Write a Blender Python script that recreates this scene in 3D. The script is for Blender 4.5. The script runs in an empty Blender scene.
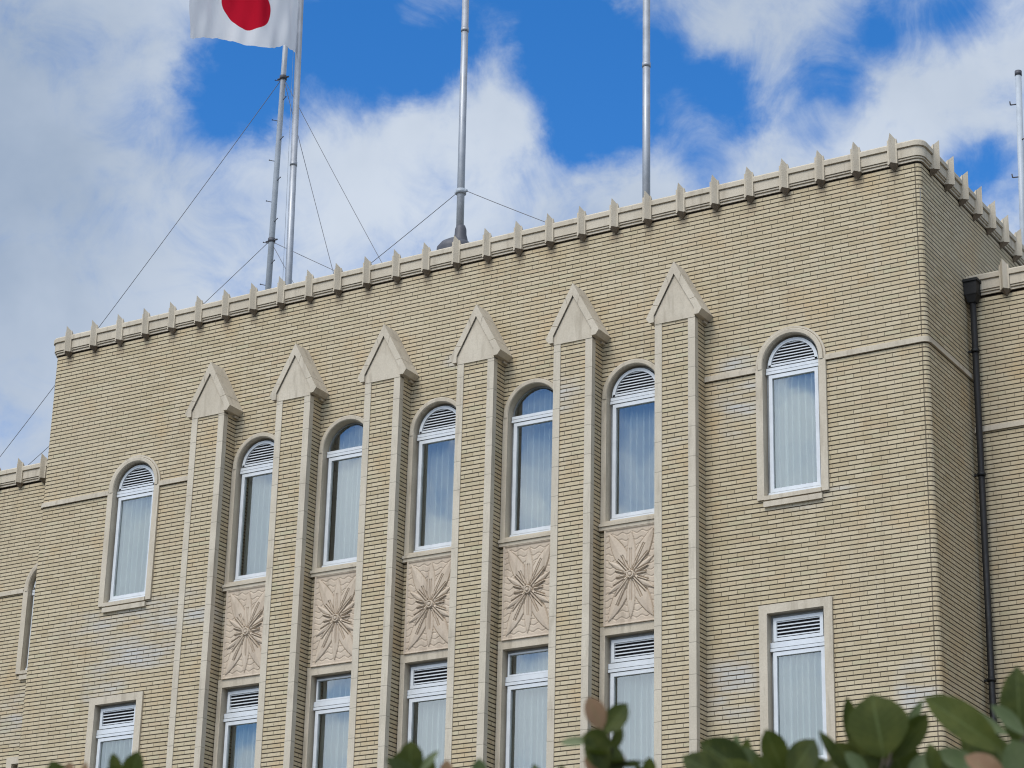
import bpy, math, random
from mathutils import Vector, Matrix
R = math.radians
SC = bpy.context.scene
COL = SC.collection

# ------------------------------------------------------------------ camera
cd = bpy.data.cameras.new('camera')
cam = bpy.data.objects.new('camera', cd)
COL.objects.link(cam)
rt = Vector((0.85793011, 0.51324232, 0.02320026))
up = Vector((0.16906961, -0.32468063, 0.93059011))
fw = Vector((-0.4851509, 0.79445882, 0.36532697))
CAM = Vector((0, 0, 1.6))
M = Matrix(((rt.x, up.x, -fw.x, 0), (rt.y, up.y, -fw.y, 0), (rt.z, up.z, -fw.z, 0), (0, 0, 0, 1)))
cam.matrix_world = Matrix.Translation(CAM) @ M
cd.sensor_width = 36.0
cd.lens = 86.317
cd.clip_start = 0.1
cd.clip_end = 3000
cd.dof.use_dof = True
cd.dof.focus_distance = 36.0
cd.dof.aperture_fstop = 8.0
SC.camera = cam

# ------------------------------------------------------------------ world, sun, exposure
SUN_EL, SUN_AZ = R(48), R(188)          # azimuth clockwise from +Y
world = bpy.data.worlds.new('World')
SC.world = world
world.use_nodes = True
wt = world.node_tree
wt.nodes.clear()
WN = wt.nodes.new
WL = wt.links.new


def wmath(op, a, b=None, c=None, clamp=False):
    n = WN('ShaderNodeMath'); n.operation = op; n.use_clamp = clamp
    for i, x in enumerate((a, b, c)):
        if x is None: continue
        if isinstance(x, (int, float)): n.inputs[i].default_value = x
        else: WL(x, n.inputs[i])
    return n.outputs[0]


def wrange(v, a, b, c=0.0, d=1.0, smooth=True):
    n = WN('ShaderNodeMapRange'); n.interpolation_type = 'SMOOTHSTEP' if smooth else 'LINEAR'
    WL(v, n.inputs[0])
    for i, x in zip((1, 2, 3, 4), (a, b, c, d)): n.inputs[i].default_value = x
    return n.outputs[0]


sky = WN('ShaderNodeTexSky')
sky.sky_type = 'NISHITA'
sky.sun_disc = False
sky.sun_elevation = SUN_EL
sky.sun_rotation = SUN_AZ
sky.altitude = 50
sky.air_density = 1.0
sky.dust_density = 0.3
sky.ozone_density = 2.0
hs = WN('ShaderNodeHueSaturation')
hs.inputs['Saturation'].default_value = 1.40
hs.inputs['Hue'].default_value = 0.508
hs.inputs['Value'].default_value = 1.18
WL(sky.outputs[0], hs.inputs['Color'])
tc = WN('ShaderNodeTexCoord')
gen = tc.outputs['Generated']


def wnoise(scale, detail, rough, dist=0.0, off=(0, 0, 0), stretch=(1, 1, 1)):
    mp = WN('ShaderNodeMapping'); mp.inputs['Location'].default_value = off
    mp.inputs['Scale'].default_value = stretch
    WL(gen, mp.inputs[0])
    n = WN('ShaderNodeTexNoise'); n.inputs['Scale'].default_value = scale
    n.inputs['Detail'].default_value = detail; n.inputs['Roughness'].default_value = rough
    n.inputs['Distortion'].default_value = dist
    WL(mp.outputs[0], n.inputs['Vector'])
    return n.outputs['Fac']


# warp the viewing direction a little so that cloud edges are ragged
wn = WN('ShaderNodeTexNoise'); wn.inputs['Scale'].default_value = 26.0
wn.inputs['Detail'].default_value = 6; wn.inputs['Roughness'].default_value = 0.62
WL(gen, wn.inputs['Vector'])
sub = WN('ShaderNodeVectorMath'); sub.operation = 'SUBTRACT'; sub.inputs[1].default_value = (.5, .5, .5)
WL(wn.outputs['Color'], sub.inputs[0])
sca = WN('ShaderNodeVectorMath'); sca.operation = 'SCALE'; sca.inputs['Scale'].default_value = 0.030
WL(sub.outputs[0], sca.inputs[0])
addv = WN('ShaderNodeVectorMath'); addv.operation = 'ADD'
WL(gen, addv.inputs[0]); WL(sca.outputs[0], addv.inputs[1])
nrm = WN('ShaderNodeVectorMath'); nrm.operation = 'NORMALIZE'
WL(addv.outputs[0], nrm.inputs[0])
wdir = nrm.outputs[0]


def blob(d, deg, weight, soft=0.12):
    """bank of cloud (+) or gap of blue (-) round a compass direction of the sky"""
    v = Vector(d).normalized()
    dt = WN('ShaderNodeVectorMath'); dt.operation = 'DOT_PRODUCT'
    WL(wdir, dt.inputs[0]); dt.inputs[1].default_value = v
    return wrange(dt.outputs['Value'], math.cos(R(deg)), math.cos(R(deg * soft)), 0.0, weight)


# (direction, radius in degrees, weight)
BLOBS = [
    ((-0.5429, 0.6902, 0.4785), 2.28, -0.60),
    ((-0.5584, 0.6877, 0.4640), 1.52, -0.30),
    ((-0.5145, 0.6990, 0.4967), 1.82, -0.40),
    ((-0.4943, 0.7161, 0.4928), 2.28, -0.58),
    ((-0.4850, 0.7325, 0.4778), 1.52, -0.35),
    ((-0.5162, 0.7142, 0.4726), 1.52, -0.22),
    ((-0.4445, 0.7422, 0.5015), 2.43, -0.50),
    ((-0.4347, 0.7625, 0.4791), 2.28, -0.60),
    ((-0.4308, 0.7766, 0.4597), 1.52, -0.45),
    ((-0.4032, 0.7892, 0.4632), 2.28, -0.55),
    ((-0.4514, 0.7723, 0.4469), 1.06, -0.25),
    ((-0.4122, 0.7672, 0.4915), 1.52, -0.32),
    ((-0.3791, 0.7951, 0.4735), 1.52, -0.38),
    ((-0.3382, 0.8069, 0.4844), 1.52, -0.35),
    ((-0.3037, 0.8122, 0.4981), 1.97, -0.60),
    ((-0.3001, 0.8495, 0.4340), 1.52, -0.48),
    ((-0.3053, 0.8398, 0.4488), 1.21, -0.30),
    ((-0.3488, 0.8104, 0.4707), 1.37, -0.25),
    ((-0.5966, 0.6637, 0.4512), 1.82, -0.15),
    ((-0.6064, 0.6425, 0.4684), 1.21, -0.12),
    ((-0.3590, 0.7908, 0.4957), 1.82, 0.10),
    ((-0.3174, 0.8271, 0.4638), 2.28, 0.30),
    ((-0.4252, 0.7920, 0.4381), 1.52, 0.25),
    ((-0.4645, 0.7496, 0.4715), 1.52, 0.22),
    ((-0.6143, 0.6260, 0.4804), 4.85, 0.25),
    ((-0.6314, 0.6624, 0.4033), 4.85, 0.25),
    ((-0.4918, 0.7533, 0.4368), 2.73, 0.25),
    ((-0.5305, 0.7234, 0.4418), 2.73, 0.25),
    ((-0.2852, 0.8320, 0.4758), 1.82, 0.20),
    ((-0.3801, 0.7794, 0.4980), 1.21, 0.10),
    ((-0.4611, 0.7392, 0.4908), 1.06, 0.12),
    # the sky on the street side, mirrored in the panes
    ((-0.4409, -0.8222, 0.3600), 1.82, -0.34),
    ((-0.5170, -0.7899, 0.3297), 1.52, -0.32),
    ((-0.4806, -0.8033, 0.3518), 1.37, -0.32),
    ((-0.5440, -0.7655, 0.3436), 0.85, -0.40),
    ((-0.3758, -0.8502, 0.3688), 0.91, -0.50),
    ((-0.5944, -0.7706, 0.2299), 0.85, -0.50),
    ((-0.5623, -0.7898, 0.2451), 0.79, -0.40),
    ((-0.6154, -0.7230, 0.3139), 0.79, -0.35),
    ((-0.4481, -0.8008, 0.3975), 3.64, -0.40),
    ((-0.5533, -0.7401, 0.3823), 3.64, -0.30),
    ((-0.4947, -0.8295, 0.2592), 0.67, -0.35),
    ((-0.3887, -0.8576, 0.3368), 2.12, 0.30),
    ((-0.6222, -0.7284, 0.2870), 2.12, 0.30),
    ((-0.5814, -0.7557, 0.3015), 1.52, 0.30),
    ((-0.5513, -0.7757, 0.3072), 1.52, 0.30),
    ((-0.4582, -0.8557, 0.2405), 1.82, 0.35),
    ((-0.4973, -0.8349, 0.2359), 1.52, 0.30),
    ((-0.5317, -0.8137, 0.2349), 1.52, 0.30),
    ((-0.6324, -0.7434, 0.2178), 1.21, 0.30),
    ((-0.4003, -0.8832, 0.2446), 1.82, 0.30),
    ((-0.4869, -0.8138, 0.3173), 0.76, 0.20),
]
dens = wnoise(9.0, 9, 0.60, 0.3, (2.3, 0.7, 1.9), (1, 1, 1.4))
dens = wmath('MULTIPLY_ADD', wmath('SUBTRACT', dens, 0.5), 1.4, 0.70)
for b_ in BLOBS:
    dens = wmath('ADD', dens, blob(*b_))
fine = wnoise(30.0, 10, 0.64, 0.7, (0.3, 4.1, 0.2))
dens = wmath('ADD', dens, wmath('MULTIPLY', wmath('SUBTRACT', fine, 0.5), 1.15))
cover = wrange(dens, 0.04, 0.98)
cover = wmath('MULTIPLY', cover, 0.97)
shade = wnoise(5.0, 6, 0.55, 0.2, (7.7, 1.2, 3.0))
gl = blob((-0.68, 0.62, 0.40), 11.0, .50, 0.1)
shv = wmath('ADD', wrange(shade, 0.36, 0.66, 0.0, 0.55), gl, clamp=True)
cc = WN('ShaderNodeMix'); cc.data_type = 'RGBA'
WL(shv, cc.inputs[0])
cc.inputs[6].default_value = (4.2, 4.65, 5.3, 1)      # bright cloud
cc.inputs[7].default_value = (2.2, 2.75, 3.6, 1)      # grey cloud
sdot = WN('ShaderNodeVectorMath'); sdot.operation = 'DOT_PRODUCT'
WL(gen, sdot.inputs[0])
sdot.inputs[1].default_value = (math.sin(SUN_AZ) * math.cos(SUN_EL), math.cos(SUN_AZ) * math.cos(SUN_EL), math.sin(SUN_EL))
glow = wrange(sdot.outputs['Value'], math.cos(R(75)), math.cos(R(15)), 1.0, 2.9)
cb_ = WN('ShaderNodeVectorMath'); cb_.operation = 'SCALE'
WL(cc.outputs[2], cb_.inputs[0]); WL(glow, cb_.inputs['Scale'])
mx = WN('ShaderNodeMix'); mx.data_type = 'RGBA'
WL(cover, mx.inputs[0]); WL(hs.outputs[0], mx.inputs[6]); WL(cb_.outputs[0], mx.inputs[7])
bg = WN('ShaderNodeBackground'); bg.inputs['Strength'].default_value = 0.10
WL(mx.outputs[2], bg.inputs['Color'])
wo = WN('ShaderNodeOutputWorld'); WL(bg.outputs[0], wo.inputs[0])

sl = bpy.data.lights.new('sun', 'SUN')
sl.energy = 1.25
sl.angle = R(26)
sl.color = (1.0, 0.95, 0.87)
so = bpy.data.objects.new('sun', sl)
COL.objects.link(so)
sd = Vector((math.sin(SUN_AZ) * math.cos(SUN_EL), math.cos(SUN_AZ) * math.cos(SUN_EL), math.sin(SUN_EL)))
so.rotation_euler = sd.to_track_quat('Z', 'Y').to_euler()
so.location = (0, -10, 30)

SC.view_settings.view_transform = 'Standard'
SC.view_settings.look = 'None'
SC.view_settings.gamma = 1.0
SC.view_settings.use_curve_mapping = False
SC.cycles.pixel_filter_type = 'BLACKMAN_HARRIS'
SC.cycles.filter_width = 1.1
SC.view_settings.exposure = 0.64


# ------------------------------------------------------------------ helpers
class MB:
    """collects faces; build() links them as ONE mesh object"""
    def __init__(s):
        s.v = []; s.f = []; s.mi = []; s.sm = []

    def quad(s, pts, mi=0, smooth=False):
        b = len(s.v)
        s.v += [tuple(p) for p in pts]
        s.f.append(tuple(range(b, b + len(pts)))); s.mi.append(mi); s.sm.append(smooth)

    def box(s, x0, x1, y0, y1, z0, z1, mi=0):
        if x0 > x1: x0, x1 = x1, x0
        if y0 > y1: y0, y1 = y1, y0
        if z0 > z1: z0, z1 = z1, z0
        P = [(x, y, z) for z in (z0, z1) for y in (y0, y1) for x in (x0, x1)]
        for q in ((0, 2, 3, 1), (4, 5, 7, 6), (0, 1, 5, 4), (2, 6, 7, 3), (0, 4, 6, 2), (1, 3, 7, 5)):
            s.quad([P[i] for i in q], mi)

    def prism_y(s, poly, y0, y1, mi=0):
        """poly = [(x, z)] counter-clockwise seen from -y; solid from y0 (front) to y1"""
        s.quad([(x, y0, z) for x, z in poly], mi)
        s.quad([(x, y1, z) for x, z in reversed(poly)], mi)
        n = len(poly)
        for i in range(n):
            a, b = poly[i], poly[(i + 1) % n]
            s.quad([(a[0], y1, a[1]), (b[0], y1, b[1]), (b[0], y0, b[1]), (a[0], y0, a[1])], mi)

    def sweep(s, path, prof, closed=False, mi=0, cap=True):
        """path: list of functions d -> (x, z) offset outward by d ; prof: [(d, y)]"""
        rows = [[(p(d)[0], y, p(d)[1]) for d, y in prof] for p in path]
        n = len(rows)
        for i in range(n if closed else n - 1):
            a, b = rows[i], rows[(i + 1) % n]
            for j in range(len(prof) - 1):
                s.quad([a[j], b[j], b[j + 1], a[j + 1]], mi)

    def tube(s, a, b, r0, r1=None, n=12, mi=0, cap=True):
        a, b = Vector(a), Vector(b)
        r1 = r0 if r1 is None else r1
        d = (b - a).normalized()
        t = d.orthogonal().normalized(); w = d.cross(t)
        A = [a + (t * math.cos(k * 2 * math.pi / n) + w * math.sin(k * 2 * math.pi / n)) * r0 for k in range(n)]
        B = [b + (t * math.cos(k * 2 * math.pi / n) + w * math.sin(k * 2 * math.pi / n)) * r1 for k in range(n)]
        for k in range(n):
            s.quad([A[k], A[(k + 1) % n], B[(k + 1) % n], B[k]], mi, True)
        if cap:
            s.quad(list(reversed(A)), mi); s.quad(B, mi)

    def lathe(s, c, prof, n=20, mi=0):
        rows = [[(c[0] + r * math.cos(k * 2 * math.pi / n), c[1] + r * math.sin(k * 2 * math.pi / n), c[2] + z)
                 for k in range(n)] for r, z in prof]
        for a, b in zip(rows, rows[1:]):
            for k in range(n):
                s.quad([a[k], a[(k + 1) % n], b[(k + 1) % n], b[k]], mi, True)

    def build(s, name, mats, parent=None, loc=(0, 0, 0), uv=False, merge=False, bevel=0):
        me = bpy.data.meshes.new(name)
        me.from_pydata(s.v, [], s.f)
        if not isinstance(mats, (list, tuple)): mats = [mats]
        for m in mats: me.materials.append(m)
        me.polygons.foreach_set('material_index', s.mi)
        me.polygons.foreach_set('use_smooth', s.sm)
        if uv:
            ul = me.uv_layers.new(name='UVMap')
            for p in me.polygons:
                n = p.normal
                h = math.hypot(n.x, n.y)
                tx, ty = ((-n.y / h, n.x / h) if h > .3 else (1, 0))
                for li in p.loop_indices:
                    co = me.vertices[me.loops[li].vertex_index].co
                    ul.data[li].uv = (co.x * tx + co.y * ty, co.z)
        if merge or any(s.sm):
            import bmesh
            bm = bmesh.new(); bm.from_mesh(me)
            bmesh.ops.remove_doubles(bm, verts=bm.verts, dist=1e-5)
            bm.to_mesh(me); bm.free()
        me.update()
        o = bpy.data.objects.new(name, me)
        COL.objects.link(o)
        o.location = loc
        if parent: o.parent = parent
        if bevel:
            bv = o.modifiers.new('bevel', 'BEVEL'); bv.width = bevel; bv.segments = 2; bv.limit_method = 'ANGLE'
        return o


def empty(name, loc, label, cat, group=None):
    o = bpy.data.objects.new(name, None)
    COL.objects.link(o)
    o.location = loc
    o['label'] = label; o['category'] = cat
    if group: o['group'] = group
    return o


def copy_tree(o, parent, loc=None):
    c = o.copy()
    COL.objects.link(c)
    c.parent = parent
    if loc is not None: c.location = loc
    for ch in list(o.children):
        copy_tree(ch, c)
    return c


# ------------------------------------------------------------------ materials
def mat(name):
    m = bpy.data.materials.new(name)
    m.use_nodes = True
    nt = m.node_tree
    nt.nodes.clear()
    out = nt.nodes.new('ShaderNodeOutputMaterial')
    bs = nt.nodes.new('ShaderNodeBsdfPrincipled')
    nt.links.new(bs.outputs[0], out.inputs[0])
    return m, nt, bs, out


class NT:
    def __init__(s, nt): s.nt = nt
    def n(s, t, **k):
        n = s.nt.nodes.new(t)
        for a, v in k.items(): setattr(n, a, v)
        return n
    def put(s, sock, v):
        if isinstance(v, bpy.types.NodeSocket): s.nt.links.new(v, sock)
        else: sock.default_value = v
    def m(s, op, a, b=None, c=None, clamp=False):
        n = s.n('ShaderNodeMath', operation=op, use_clamp=clamp)
        for i, x in enumerate((a, b, c)):
            if x is not None: s.put(n.inputs[i], x)
        return n.outputs[0]
    def rng(s, v, a, b, c=0., d=1., smooth=True):
        n = s.n('ShaderNodeMapRange', interpolation_type='SMOOTHSTEP' if smooth else 'LINEAR')
        s.put(n.inputs[0], v)
        for i, x in zip((1, 2, 3, 4), (a, b, c, d)): n.inputs[i].default_value = x
        return n.outputs[0]
    def mix(s, f, a, b, blend='MIX'):
        n = s.n('ShaderNodeMix', data_type='RGBA', blend_type=blend)
        s.put(n.inputs[0], f)
        for i, x in ((6, a), (7, b)):
            s.put(n.inputs[i], x if isinstance(x, bpy.types.NodeSocket) else (*x, 1) if len(x) == 3 else x)
        return n.outputs[2]
    def noise(s, vec, scale, detail=4, rough=.55, dist=0):
        n = s.n('ShaderNodeTexNoise')
        if vec is not None: s.nt.links.new(vec, n.inputs['Vector'])
        n.inputs['Scale'].default_value = scale; n.inputs['Detail'].default_value = detail
        n.inputs['Roughness'].default_value = rough; n.inputs['Distortion'].default_value = dist
        return n.outputs['Fac']
    def xyz(s, v):
        n = s.n('ShaderNodeSeparateXYZ'); s.nt.links.new(v, n.inputs[0]); return n.outputs
    def comb(s, x, y, z):
        n = s.n('ShaderNodeCombineXYZ')
        for i, q in enumerate((x, y, z)): s.put(n.inputs[i], q)
        return n.outputs[0]


COURSE, BRICK = 0.0682, 0.248


def brick_material():
    m, nt, bs, out = mat('buff_brick')
    N = NT(nt)
    uv = N.xyz(N.n('ShaderNodeUVMap', uv_map='UVMap').outputs[0])
    pos = N.n('ShaderNodeNewGeometry').outputs['Position']
    px = N.xyz(pos)
    # slightly uneven lines of laying
    wob = N.m('MULTIPLY', N.m('SUBTRACT', N.noise(pos, 1.3, 3), .5), .007)
    v = N.m('DIVIDE', N.m('ADD', uv[1], wob), COURSE)
    row = N.m('FLOOR', v)
    fv = N.m('SUBTRACT', v, row)
    rowrnd = N.n('ShaderNodeTexWhiteNoise', noise_dimensions='1D')
    N.put(rowrnd.inputs['W'], row)
    odd = N.m('FLOORED_MODULO', row, 2.0)
    sh = N.m('ADD', N.m('MULTIPLY', odd, .5), N.m('MULTIPLY', N.m('SUBTRACT', rowrnd.outputs['Value'], .5), .16))
    u = N.m('ADD', N.m('DIVIDE', uv[0], BRICK), sh)
    col = N.m('FLOOR', u)
    fu = N.m('SUBTRACT', u, col)
    wnz = N.n('ShaderNodeTexWhiteNoise', noise_dimensions='3D')
    oi = N.n('ShaderNodeObjectInfo').outputs['Random']
    N.put(wnz.inputs['Vector'], N.comb(col, row, N.m('MULTIPLY', oi, 31.0)))
    rnd = wnz.outputs['Value']
    rc = N.xyz(wnz.outputs['Color'])
    # joints: deep bed joints, finer head joints
    jt = .115
    dv = N.m('MINIMUM', fv, N.m('SUBTRACT', 1.0, fv))
    bed = N.rng(dv, jt - .03, jt + .035, 1, 0)
    du = N.m('MULTIPLY', N.m('MINIMUM', fu, N.m('SUBTRACT', 1.0, fu)), BRICK / COURSE)
    head = N.rng(du, .035, .085, 1, 0)
    # a third of the head joints are pointed flush and hardly show
    head = N.m('MULTIPLY', head, N.rng(rc[1], .2, .7, .25, .85))
    head = N.m('MAXIMUM', head, N.rng(N.m('ABSOLUTE', N.m('SUBTRACT', px[0], -11.548 - .08)), .004, .010, 1, 0))
    joint = N.m('MAXIMUM', bed, head)
    # brick colours
    base = N.mix(N.rng(rnd, 0, 1, 0, 1, False), (.445, .358, .215), (.57, .478, .315))
    base = N.mix(N.rng(rc[0], .86, 1.0, 0, .55), base, (.43, .305, .17))
    base = N.mix(N.rng(rc[2], .90, 1.0, 0, .6), base, (.47, .43, .27))
    big = N.noise(pos, .55, 5, .6)
    base = N.mix(N.rng(big, .35, .68, 0, .5), base, (.53, .44, .295))
    warm = N.noise(pos, 1.1, 4, .6)
    base = N.mix(N.rng(warm, .50, .70, 0, .5), base, (.51, .355, .175))
    grit = N.noise(pos, 60, 3, .6)
    base = N.mix(N.rng(grit, .3, .7, .0, .22), base, (.28, .225, .15))
    # grey-white lime bloom left by water in a few patches (below sills, beside the piers)
    def patch(cx, cz, rx, rz):
        a = N.m('DIVIDE', N.m('SUBTRACT', px[0], cx), rx)
        b = N.m('DIVIDE', N.m('SUBTRACT', px[2], cz), rz)
        return N.rng(N.m('ADD', N.m('MULTIPLY', a, a), N.m('MULTIPLY', b, b)), 1.0, .1, 0, 1)
    pt = None
    for q in ((-25.3, 12.50, 2.1, .50), (-25.1, 11.95, 1.8, .36), (-26.0, 11.50, .6, .45), (-24.0, 12.2, .8, .6), (-28.9, 11.7, 1.2, .7),
              (-14.5, 14.6, .5, .9), (-13.2, 12.75, 1.0, .18), (-14.6, 10.2, .5, .8), (-17.6, 14.95, .9, .5), (-18.9, 16.0, .8, .25), (-11.9, 9.9, .4, .5)):
        k = patch(*q)
        pt = k if pt is None else N.m('MAXIMUM', pt, k)
    stv = N.comb(N.m('MULTIPLY', px[0], .5), px[1], N.m('MULTIPLY', px[2], 2.2))
    bl = N.rng(N.noise(stv, 1.7, 5, .6), .38, .66)
    bl2 = N.rng(N.noise(stv, 1.1, 6, .65), .66, .74, 0, .35)
    lime = N.m('MAXIMUM', N.m('MULTIPLY', pt, bl), bl2)
    lime = N.m('MULTIPLY', lime, N.rng(rc[1], 0, 1, .72, 1.0, False))
    base = N.mix(N.m('MULTIPLY', lime, .8), base, (.47, .475, .465))
    strk = N.noise(N.comb(N.m('MULTIPLY', N.m('ADD', px[0], px[1]), 5.5), 0.0, N.m('MULTIPLY', px[2], .35)), 1.0, 6, .65)
    base = N.mix(N.rng(strk, .54, .72, 0, .32), base, (.27, .205, .13))
    base = N.mix(N.rng(strk, .46, .30, 0, .22), base, (.56, .50, .38))
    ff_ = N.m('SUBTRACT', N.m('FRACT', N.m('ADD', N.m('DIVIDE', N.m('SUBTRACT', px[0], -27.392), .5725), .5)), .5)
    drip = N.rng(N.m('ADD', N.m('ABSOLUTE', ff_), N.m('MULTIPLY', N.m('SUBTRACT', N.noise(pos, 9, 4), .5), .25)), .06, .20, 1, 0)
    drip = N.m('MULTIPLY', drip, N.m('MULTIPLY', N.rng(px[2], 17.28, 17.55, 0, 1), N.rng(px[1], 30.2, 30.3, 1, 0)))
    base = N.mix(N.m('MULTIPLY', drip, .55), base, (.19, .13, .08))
    dark = N.mix(N.rng(big, .3, .7), (.034, .024, .015), (.055, .040, .025))
    headc = N.mix(.30, dark, base)
    jc = N.mix(bed, headc, dark)
    colr = N.mix(joint, base, jc)
    nt.links.new(colr, bs.inputs['Base Color'])
    bs.inputs['Roughness'].default_value = .78
    bs.inputs['Specular IOR Level'].default_value = .3
    h = N.m('ADD', N.m('SUBTRACT', 1.0, joint), N.m('MULTIPLY', N.m('ADD', grit, N.m('MULTIPLY', rnd, 1.2)), .25))
    bp = N.n('ShaderNodeBump'); bp.inputs['Strength'].default_value = .8; bp.inputs['Distance'].default_value = .010
    nt.links.new(h, bp.inputs['Height']); nt.links.new(bp.outputs[0], bs.inputs['Normal'])
    return m


def stone_material(name, c0, c1, joint=None):
    m, nt, bs, out = mat(name)
    N = NT(nt)
    pos = N.n('ShaderNodeNewGeometry').outputs['Position']
    px = N.xyz(pos)
    a = N.noise(pos, 1.7, 6, .6)
    b = N.noise(N.comb(N.m('MULTIPLY', px[0], 6), N.m('MULTIPLY', px[1], 6), N.m('MULTIPLY', px[2], .9)), 1.5, 5, .6)
    g = N.noise(pos, 45, 4, .6)
    c = N.mix(N.rng(a, .3, .7), c0, c1)
    c = N.mix(N.rng(b, .50, .72, 0, .5), c, (c0[0] * .62, c0[1] * .60, c0[2] * .58))
    c = N.mix(N.rng(g, .35, .7, 0, .25), c, (c0[0] * .7, c0[1] * .68, c0[2] * .66))
    h = g
    if joint:
        oi = N.n('ShaderNodeObjectInfo').outputs['Random']
        f = N.m('FRACT', N.m('DIVIDE', N.m('ADD', px[2], N.m('MULTIPLY', oi, .5)), joint))
        d = N.m('MULTIPLY', N.m('MINIMUM', f, N.m('SUBTRACT', 1.0, f)), joint)
        j = N.rng(d, .003, .008, 1, 0)
        c = N.mix(N.m('MULTIPLY', j, .42), c, (.13, .115, .09))
        h = N.m('SUBTRACT', g, N.m('MULTIPLY', j, 1.5))
    nt.links.new(c, bs.inputs['Base Color'])
    bs.inputs['Roughness'].default_value = .8
    bs.inputs['Specular IOR Level'].default_value = .3
    bp = N.n('ShaderNodeBump'); bp.inputs['Strength'].default_value = .35; bp.inputs['Distance'].default_value = .006
    nt.links.new(h, bp.inputs['Height']); nt.links.new(bp.outputs[0], bs.inputs['Normal'])
    return m


def plain(name, col, rough=.5, metal=0., var=.15, scale=6, spec=.5):
    m, nt, bs, out = mat(name)
    N = NT(nt)
    tcn = N.n('ShaderNodeTexCoord').outputs['Object']
    f = N.noise(tcn, scale, 5, .6)
    c = N.mix(N.rng(f, .3, .7), tuple(x * (1 - var) for x in col), tuple(min(1, x * (1 + var)) for x in col))
    nt.links.new(c, bs.inputs['Base Color'])
    nt.links.new(N.rng(f, .3, .7, max(.02, rough - .08), rough + .08), bs.inputs['Roughness'])
    bs.inputs['Metallic'].default_value = metal
    bs.inputs['Specular IOR Level'].default_value = spec
    return m


def glass_material():
    m, nt, bs, out = mat('window_glass')
    nt.nodes.remove(bs)
    N = NT(nt)
    pos = N.n('ShaderNodeNewGeometry').outputs['Position']
    bp = N.n('ShaderNodeBump'); bp.inputs['Strength'].default_value = .05; bp.inputs['Distance'].default_value = .02
    nt.links.new(N.noise(pos, 1.4, 2, .5), bp.inputs['Height'])
    gl_ = N.n('ShaderNodeBsdfGlossy'); gl_.inputs['Roughness'].default_value = .01
    gl_.inputs['Color'].default_value = (.94, .98, .95, 1)
    nt.links.new(bp.outputs[0], gl_.inputs['Normal'])
    tr = N.n('ShaderNodeBsdfTransparent'); tr.inputs['Color'].default_value = (.95, .98, .94, 1)
    fr = N.n('ShaderNodeFresnel'); fr.inputs['IOR'].default_value = 1.6
    fac = N.m('ADD', N.m('MULTIPLY', fr.outputs[0], 2.2), .08, clamp=True)
    ms = N.n('ShaderNodeMixShader')
    nt.links.new(fac, ms.inputs[0]); nt.links.new(tr.outputs[0], ms.inputs[1]); nt.links.new(gl_.outputs[0], ms.inputs[2])
    nt.links.new(ms.outputs[0], out.inputs[0])
    return m


def cloth_material(name, col, transl):
    m, nt, bs, out = mat(name)
    nt.nodes.remove(bs)
    N = NT(nt)
    tcn = N.n('ShaderNodeTexCoord').outputs['Object']
    f = N.noise(tcn, 9, 5, .6)
    c = N.mix(f, tuple(x * .92 for x in col), col)
    d = N.n('ShaderNodeBsdfDiffuse'); t = N.n('ShaderNodeBsdfTranslucent')
    nt.links.new(c, d.inputs[0]); nt.links.new(c, t.inputs[0])
    ms = N.n('ShaderNodeMixShader'); ms.inputs[0].default_value = transl
    nt.links.new(d.outputs[0], ms.inputs[1]); nt.links.new(t.outputs[0], ms.inputs[2])
    nt.links.new(ms.outputs[0], out.inputs[0])
    return m


def flag_material():
    m, nt, bs, out = mat('flag_cloth')
    nt.nodes.remove(bs)
    N = NT(nt)
    uv = N.xyz(N.n('ShaderNodeUVMap', uv_map='UVMap').outputs[0])
    a = N.m('MULTIPLY', N.m('SUBTRACT', uv[0], .5), 1.5)
    b = N.m('SUBTRACT', uv[1], .5)
    r = N.m('SQRT', N.m('ADD', N.m('MULTIPLY', a, a), N.m('MULTIPLY', b, b)))
    k = N.rng(r, .296, .304, 1, 0)
    c = N.mix(k, (.74, .735, .74), (.52, .012, .03))
    d = N.n('ShaderNodeBsdfDiffuse'); t = N.n('ShaderNodeBsdfTranslucent')
    nt.links.new(c, d.inputs[0]); nt.links.new(c, t.inputs[0])
    ms = N.n('ShaderNodeMixShader'); ms.inputs[0].default_value = .4
    nt.links.new(d.outputs[0], ms.inputs[1]); nt.links.new(t.outputs[0], ms.inputs[2])
    nt.links.new(ms.outputs[0], out.inputs[0])
    return m


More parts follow.
